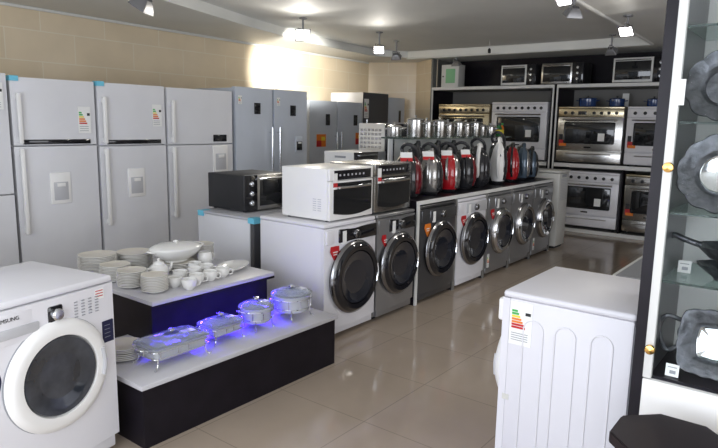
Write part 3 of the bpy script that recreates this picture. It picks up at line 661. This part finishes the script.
# ================================================================== COOKERS in the shelving (front faces -X)
RZ = -PI/2
def cooker(label, y, z, W, H, body, top, glass=True, cpm=None, nk=7, disp=True, promo=False, D=.56, drawer=True, name='gas_cooker'):
    t = thing(name, label, 'cooker', (XW+.015, y, z), RZ); h = W/2; cpm = cpm or body
    b = MB().box(-h, h, .025, D, .04, H-.03, body, .004)
    for x in (-h+.05, h-.05): b.lathe([(.018, 0), (.018, .04)], 'black_matte', 12, T(x, .07, 0)).lathe([(.018, 0), (.018, .04)], 'black_matte', 12, T(x, D-.06, 0))
    b.build('body', t)
    MB().box(-h-.004, h+.004, -.01, D, H-.03, H, top, .006).build('hob_lid', t)
    cp = MB().box(-h, h, -.008, .024, H-.145, H-.032, cpm, .005).build('control_panel', t)
    for k in range(nk):
        x = -h+.10+(W-.2)*k/(nk-1)
        if disp and abs(x+h*.25) < .08: continue
        MB().lathe([(.024, 0), (.022, .008), (.018, .022), (0, .024)], 'black_matte' if cpm != 'enamel_white' or nk > 5 else 'plastic_light_grey', 16, FY(x, -.008, H-.09)).build('knob', cp)
    if disp: MB().box(-h*.25-.06, -h*.25+.06, -.011, -.006, H-.115, H-.065, 'black_gloss', .002).build('clock_display', cp)
    z0 = .22 if drawer else .06
    d = MB().box(-h, h, -.008, .024, z0, H-.15, body, .005).build('oven_door', t)
    MB().box(-h+.10, h-.10, -.012, -.006, z0+.09, H-.22, 'oven_glass', .02, seg=3).build('window', d)
    b = MB().tube([(-h+.08, -.05, H-.185), (h-.08, -.05, H-.185)], .012, 'chrome', 8, 0)
    for s in (-1, 1): b.tube([(s*(h-.1), -.05, H-.185), (s*(h-.1), -.006, H-.185)], .008, 'chrome', 8, 0)
    b.build('handle', d)
    MB().box(.14*W, .24*W, -.015, -.012, H*.42, H*.42+.11, 'paper_white').build('leaflet', d) if drawer or promo else None
    if drawer:
        dr = MB().box(-h, h, -.008, .024, .05, .205, body, .005).build('drawer', t)
        MB().tube([(-h+.14, -.03, .165), (h-.14, -.03, .165)], .008, 'chrome', 8, 0).box(-h+.14, -h+.15, -.03, 0, .16, .17, 'chrome').box(h-.15, h-.14, -.03, 0, .16, .17, 'chrome').build('handle', dr)
        MB().box(-.06, .04, -.010, -.006, z0+.03, z0+.05, 'black_gloss').build('name_plate', d)
    if promo:
        MB().box(-h+.03, -h+.10, -.012, -.008, z0+.06, z0+.14, 'red').box(-h+.03, -h+.08, -.013, -.011, z0+.14, z0+.22, 'black_matte').box(-h+.04, -h+.14, -.013, -.011, z0+.05, z0+.09, 'orange').build('promotion_sticker', d, label='red, black and orange sticker')
    return t
ZM = 1.0115 - .02
ZM = .9905
cooker('wide stainless steel cooker with gold tinted controls on the middle shelf under two blue pots', 2.855, ZM, .92, .84, 'steel', 'steel_warm', cpm='steel_warm', nk=8, promo=True)
cooker('white cooker on the middle shelf right of the wide steel one', 1.93, ZM, .84, .84, 'enamel_white', 'enamel_white', nk=6, promo=True, disp=False)
cooker('wide warm steel cooker on the left shelving bay behind the steel pots', 4.90, ZM, .92, .88, 'steel_warm', 'steel_warm', nk=8, disp=False)
cooker('wide white cooker with dark window in the left shelving bay behind the red vacuum cleaner', 3.94, ZM, .90, .91, 'enamel_white', 'enamel_white', nk=8, disp=False)
cooker('white cooker on the bottom shelf below the wide steel one', 2.83, .0505, .90, .85, 'enamel_white', 'enamel_white', nk=7, disp=False)
cooker('steel cooker on the bottom shelf right of the white one', 1.96, .0505, .68, .85, 'steel', 'steel_warm', nk=5, disp=False, promo=True)
for (y, r, h, lb) in ((2.98, .125, .12, 'largest blue enamel pot, left of the three above the steel cooker'), (2.57, .105, .11, 'middle blue enamel pot with a white card behind it'), (2.08, .09, .10, 'blue enamel pot on the white cooker, right of the other two')):
    stockpot(lb, XW+.25, y, ZM+.8405, r, h, 'blue_enamel', 'blue_enamel', 'pot', 'enamel_pot', rz=RZ)
o = MB().box(-.045, .045, 0, .004, 0, .09, 'paper_white').build('price_card', None, (XW+.42, 2.50, ZM+.99), (0, 0, RZ)); o.location.z = ZM+.8405; o.scale = (1, 1, 2.2)
tag(o, 'white upright card behind the middle blue pot', 'card')
# on top of the shelving
ZU = 2.1505
t = thing('wall_cabinet', 'small white cabinet with green glazed door, at the left end on top of the shelving', 'cabinet', (XW+.08, 5.22, ZU), RZ)
MB().box(-.16, .16, .02, .22, 0, .37, 'plastic_offwhite', .004).build('body', t)
d = MB().box(-.16, .16, 0, .018, 0, .37, 'white_edge', .004).build('door', t)
MB().box(-.075, .10, -.004, 0, .07, .30, 'meter_green', .003).build('glazing', d, label='green pane')
MB().lathe([(.01, 0), (.012, .014), (0, .016)], 'black_matte', 12, FY(-.12, 0, .18)).build('knob', d)
o = bench_oven('microwave oven with pale frame on the left part of the shelving top', (XW+.04, 4.00, ZU), .56, .31, .38, 'black_matte', 'white_edge', 'right', 'microwave oven', rz=RZ)
o = bench_oven('black countertop oven with three knobs and glazed door, middle of the shelving top', (XW+.04, 3.32, ZU), .62, .31, .38, 'black_matte', 'steel', 'right', 'toaster oven', 'toaster_oven', rz=RZ)
o = bench_oven('pale framed microwave oven with reflecting door at the right end of the shelving top', (XW+.04, 2.25, ZU), .70, .34, .38, 'black_matte', 'white_edge', 'right', 'microwave oven', rz=RZ)

# ================================================================== WHITE DRYER seen from its side (front faces +Y)
t = washer('white washing machine in the foreground seen from its side, energy label on its panel', (2.705, 1.065, 0), PI, .60, .85, .535, body='enamel_satin', badge=None, rd=.20, zd=.45, bulge=.03, door_frame='plastic_white', panel='plastic_white', silver_rim=False)
# pressed ribs in the side panel (local +x side = world -x)
b = MB()
for (y0, y1) in ((.10, .185), (.235, .32), (.38, .465)):
    zt = .74; r = (y1-y0)/2; yc = (y0+y1)/2
    pts = [(.303, y0, .10), (.303, y0, zt-r)]+[(.303, yc-r*math.cos(q), zt-r+r*math.sin(q)) for q in [PI*k/10 for k in range(1, 10)]]+[(.303, y1, zt-r), (.303, y1, .10)]
    b.tube(pts, .003, 'enamel_white', 6, 0)
b.build('side_ribs', t)
b = MB().box(.300, .3025, .035, .135, .62, .81, 'paper_white')
for k, c in enumerate(['green', 'green', 'yellow', 'orange', 'orange', 'red', 'red']): b.box(.3025, .304, .045, .070+.006*k, .765-.012*k, .774-.012*k, c)
b.box(.3025, .304, .105, .128, .755, .768, 'black_matte')
for k in range(4): b.box(.3025, .3035, .045, .12, .64+.01*k, .643+.01*k, 'plastic_grey')
b.build('energy_label', t, label='white energy label with coloured bars')
MB().box(.300, .302, .02, .05, .36, .385, 'plastic_offwhite').build('tape_piece', t)
MB().box(-.29, .29, .535, .538, .03, .80, 'plastic_grey').build('rear_panel', t)

# ================================================================== LOW DARK PLATFORM beyond
t = thing('low_platform', 'low dark topped platform with white edge beyond the white side-on washing machine', 'platform', (6.7, .9, 0))
MB().box(-1.3, 1.0, -.5, .48, 0, .275, 'panel_black').build('base_box', t)
MB().box(-1.32, 1.02, -.52, .475, .276, .30, 'plastic_grey').box(-1.32, 1.02, .475, .50, .276, .302, 'white_edge').build('top_board', t)

# ================================================================== DISPLAY CABINET at right (front faces -X at X = 2.45)
XD, YD = 2.30, .465
t = thing('display_cabinet', 'tall white framed glass display cabinet at the right, full of pewter dishes', 'display cabinet', (XD+.2, 0, 0))
def dp(x0, x1, y0, y1, z0, z1): return (x0-XD-.2, x1-XD-.2, y0, y1, z0, z1)
MB().box(*dp(XD, XD+.44, YD, YD+.038, 0, 2.35), 'panel_black').build('side_panel', t, label='black side panel')
MB().box(*dp(XD+.42, XD+.44, -.85, YD, .02, 2.35), 'white_edge').build('back_panel', t)
MB().box(*dp(XD+.022, XD+.42, YD-.02, YD, .658, 2.33), 'graphite_paint').build('inner_side', t)
MB().box(*dp(XD, XD+.42, -.85, YD, 0, .652), 'plastic_white', .003).build('base_cabinet', t)
MB().box(*dp(XD, XD+.42, -.85, YD, 2.33, 2.37), 'white_edge').build('top_panel', t)
for (p, q) in ((YD-.028, YD), (-.85, -.82)): MB().box(*dp(XD-.004, XD+.02, p, q, .658, 2.33), 'white_edge', .002).build('frame_post', t)
MB().box(*dp(XD-.006, XD-.004, YD-.045, YD-.008, 1.625, 1.71), 'paper_white').build('sticker', t, label='white paper sticker')
g = MB().box(*dp(XD+.004, XD+.009, -.82, YD-.028, .658, 2.33), 'pane_glass').build('glass_door', t)
for z in (1.418, .771):
    MB().lathe([(.010, 0), (.010, .01), (.018, .016), (.016, .026), (0, .03)], 'brass', 20, T(XD-.2-XD-.004, YD-.02, z) @ Matrix.Rotation(-PI/2, 4, 'Y')).build('knob', g, label='brass knob')
shz = (1.879, 1.564, 1.254, 1.010)
for z in shz: MB().box(*dp(XD+.03, XD+.42, -.84, YD-.022, z, z+.008), 'shelf_glass').build('glass_shelf', t)
MB().box(*dp(XD+.02, XD+.42, -.84, YD-.02, .653, .664), 'panel_black').build('floor_board', t, label='black bottom board')
for k, (y, z) in enumerate(((.40, 1.62), (.41, 1.295))): pass
# dishes: stand upright leaning on the back, faces towards -X
def dish(label, y, z, R, square, sc=9, amp=.06, tilt=.22, x=XD+.30, shiny=True, name='pewter_dish', cat='dish', depth=.03):
    t = thing(name, label, cat, (x, y, z))
    def rf(q, r):
        f = 1+(amp*abs(math.sin(q*sc/2))*(r/R)**3)
        if square:
            c = max(abs(math.cos(q)), abs(math.sin(q))); f *= (1/c)**.62*.93
        return f
    m = T(0, 0, R*1.02*math.cos(tilt)) @ Matrix.Rotation(tilt, 4, 'Y') @ Matrix.Rotation(-PI/2, 4, 'Y')
    MB().lathe([(0, -.004), (R*.5, -.004), (R*.57, .004), (R*.66, .020), (R*.97, depth), (R, depth+.002), (R*.98, depth+.006), (R*.64, .027), (R*.6, .024), (R*.5, .004), (0, .004)], 'pewter', 72, m, rf=rf).build('rim', t)
    if shiny: MB().lathe([(0, .0045), (R*.47, .0045), (R*.52, .010), (R*.50, .012), (R*.45, .007), (0, .007)], 'pewter_shine', 60, m, rf=rf).build('polished_centre', t, label='polished silvery centre')
    return t
dish('large scalloped pewter dish standing on the upper visible glass shelf', .324, 1.573, .117, False, 9, .08, x=XD+.15, shiny=False)
dish('round scalloped pewter dish with bright polished centre on the second glass shelf', .305, 1.2625, .131, False, 11, .07, x=XD+.14)
sq = dish('square pewter dish with polished centre on the bottom board of the cabinet', .263, .665, .127, True, 16, .04, x=XD+.13)
MB().tube([(.01, .12, .19), (-.005, .165, .20), (-.01, .185, .16), (-.005, .18, .11), (.0, .155, .07), (.01, .12, .09)], .009, 'pewter', 8).build('handle', sq)
dish('small scalloped pewter dish on the topmost glass shelf, behind the frame', .15, 1.8875, .112, False, 9, .06)
def pan(label, y, z, r, L, x=XD+.2, ang=0):
    t = thing('pewter_ladle_dish', label, 'dish', (x, y, z), ang)
    MB().lathe([(0, .0), (r*.35, 0), (r*.4, .012), (r*.6, .02), (r*.92, .055), (r, .065), (r*.95, .066), (r*.6, .032), (0, .024)], 'pewter', 48, rf=lambda q, rr: 1+.05*abs(math.sin(q*4.5))*(rr/r)**2).build('bowl', t)
    MB().tube([(0, r*.85, .058), (0, r+L*.4, .072), (0, r+L*.8, .085), (0, r+L, .075)], .011, 'pewter', 10).build('handle', t)
pan('pewter bowl with a long handle reaching to the frame, above the leaf bowl', .254, 1.0765, .108, .094, XD+.17)
o = MB().lathe([(0, 0), (.03, 0), (.035, .01), (.06, .03), (.085, .055), (.08, .056), (.05, .03), (0, .02)], 'pewter', 48, rf=lambda q, rr: 1+.10*abs(math.sin(q*3.5))*(rr/.085)**2).build('pewter_bowl', None, (XD+.17, .268, 1.0185))
tag(o, 'small lobed pewter bowl under the long handled one', 'bowl')
for i, (x, y, z, lb) in enumerate(((.20, .40, 1.0185, 'small white printed card below the long handled bowl'), (.05, .38, .665, 'small white printed card in front of the square dish'))):
    b = MB().box(-.001, .001, -.022, .022, 0, .045, 'paper_white').box(-.002, -.001, -.012, .008, .010, .022, 'plastic_grey').box(-.002, -.001, -.015, .015, .032, .035, 'plastic_grey')
    o = b.build('price_card', None, (XD+x, y, z), (0, .15, 0)); tag(o, lb, 'card')

# ================================================================== STOOL (octagonal dark top)
t = thing('octagonal_stool', 'dark octagonal topped stool in the bottom right corner before the cabinet', 'stool', (1.99, .30, 0))
oct_ = [(.183*math.cos(PI/8+k*PI/4), .183*math.sin(PI/8+k*PI/4)) for k in range(8)]
MB().prism(oct_, .56, .60, 'dark_stool', .005).build('seat', t)
MB().prism([(x*.8, y*.8) for x, y in oct_], .48, .56, 'dark_stool').build('apron', t)
for k in range(4):
    q = PI/4+k*PI/2
    MB().box(-.02, .02, -.02, .02, 0, .50, 'dark_stool', .003, mtx=T(.115*math.cos(q), .115*math.sin(q), 0)).build('leg', t)

# ================================================================== CEILING LAMPS
def flood(label, x, y, zc, z, aim, lit, power=0, col=(1, .95, .86), name='spot_lamp', spot=2.2, size=.8):
    t = thing(name, label, 'ceiling lamp', (x, y, zc))
    t.location.z = z; up = zc-z
    d = Vector(aim).normalized(); q = d.to_track_quat('-Z', 'Y').to_matrix().to_4x4()
    MB().lathe([(.045, up), (.045, up-.012), (.012, up-.02), (.012, .06), (0, .058)][::-1], 'lamp_metal', 16).build('stem', t)
    q = q @ Matrix.Diagonal((size, size, size, 1))
    MB().tube([(-.085, 0, 0), (-.085, 0, .06), (.085, 0, .06), (.085, 0, 0)], .006, 'lamp_metal', 6, 0).build('bracket', t)
    b = MB().loft([(.05, .04, .03, .01), (.03, .06, .045, .01), (-.02, .085, .065, .01), (-.035, .09, .07, .01), (-.035, .08, .06, .008), (-.025, .075, .055, .008)], 'lamp_metal', mtx=q)
    for k in range(5): b.box(-.04+k*.018, -.036+k*.018, -.03, .03, .05, .065, 'lamp_metal', mtx=q)
    b.build('housing', t)
    MB().box(-.072, .072, -.052, .052, -.032, -.028, 'lamp_lit' if lit else 'lamp_off', mtx=q).build('lens', t, label='glowing lens' if lit else 'unlit lens')
    if power:
        l = bpy.data.lights.new('spot_glow', 'SPOT'); l.energy = power; l.spot_size = spot; l.spot_blend = .6; l.shadow_soft_size = .07; l.color = col
        o = bpy.data.objects.new('spot_glow', l); COL.objects.link(o); o.parent = t; o.matrix_local = T(*(d*.05)) @ q
    return t
flood('grey spot lamp near the top left, above the white refrigerators', 3.15, 4.80, ZC, 2.50, (-.3, .5, -.9), False, size=1.15)
bright = flood('bright spot lamp with an added head turned to the glowing tiled wall', 5.36, 5.01, ZC, 2.535, (-.7, -.62, -.30), True, 40, size=1.0)
flood('lit spot lamp above the distant refrigerators', 6.70, 4.90, ZC, 2.50, (-.6, -.35, -.35), True, 40)
flood('unlit dark spot lamp right of the lit one, near the tiled corner', 7.50, 5.18, ZC, 2.50, (.5, .2, -.6), False)
flood('dim spot lamp above the small white cabinet on the shelving', 8.86, 4.95, ZS, 2.50, (.3, 0, -.9), False)
flood('lit spot lamp by the right ceiling moulding, upper right', 6.47, 1.75, ZS, 2.48, (-.6, .1, -.5), True, 30)
flood('grey spot lamp hanging above the shelving between the ovens', 8.42, 2.45, ZC, 2.52, (.6, 0, -.5), False)
flood('lit spot lamp at the top edge near the right ceiling moulding', 4.83, 1.78, ZS, 2.52, (-.6, .2, -.5), True, 20)
flood('unlit grey spot lamp just right of the one at the top edge', 5.26, 1.86, ZS, 2.48, (.3, .3, -.8), False)
# second head added to the bright lamp, to make the glow on the tiles
dd = Vector((1.55, 1.70, -.36)).normalized(); qq = dd.to_track_quat('-Z', 'Y').to_matrix().to_4x4()
hd = MB().loft([(.05, .04, .03, .01), (.03, .06, .045, .01), (-.02, .085, .065, .01), (-.035, .09, .07, .01)], 'lamp_metal', mtx=T(.09, .10, .0) @ qq @ Matrix.Diagonal((.7, .7, .7, 1))).build('added_wall_head', bright)
MB().box(-.05, .05, -.036, .036, -.029, -.026, 'lamp_lit', mtx=T(.09, .10, .0) @ qq).build('lens', hd, label='glowing lens')
l = bpy.data.lights.new('wall_glow', 'SPOT'); l.energy = 560; l.spot_size = math.radians(52); l.spot_blend = .75; l.shadow_soft_size = .06; l.color = (1, .98, .92)
o = bpy.data.objects.new('wall_glow', l); COL.objects.link(o); o.parent = bright; o.matrix_local = T(*(Vector((.09, .10, 0))+dd*.06)) @ qq
t = thing('hanging_bulb_holder', 'small dark bulb holder on a thin wire in the ceiling middle', 'bulb holder', (8.2, 4.06, ZC))
MB().tube([(0, 0, 0), (0, 0, -.10)], .004, 'moulding_white', 6, 0).build('wire', t)
MB().lathe([(0, -.17), (.02, -.165), (.022, -.12), (.01, -.10), (0, -.099)], 'black_matte', 14).build('socket', t)
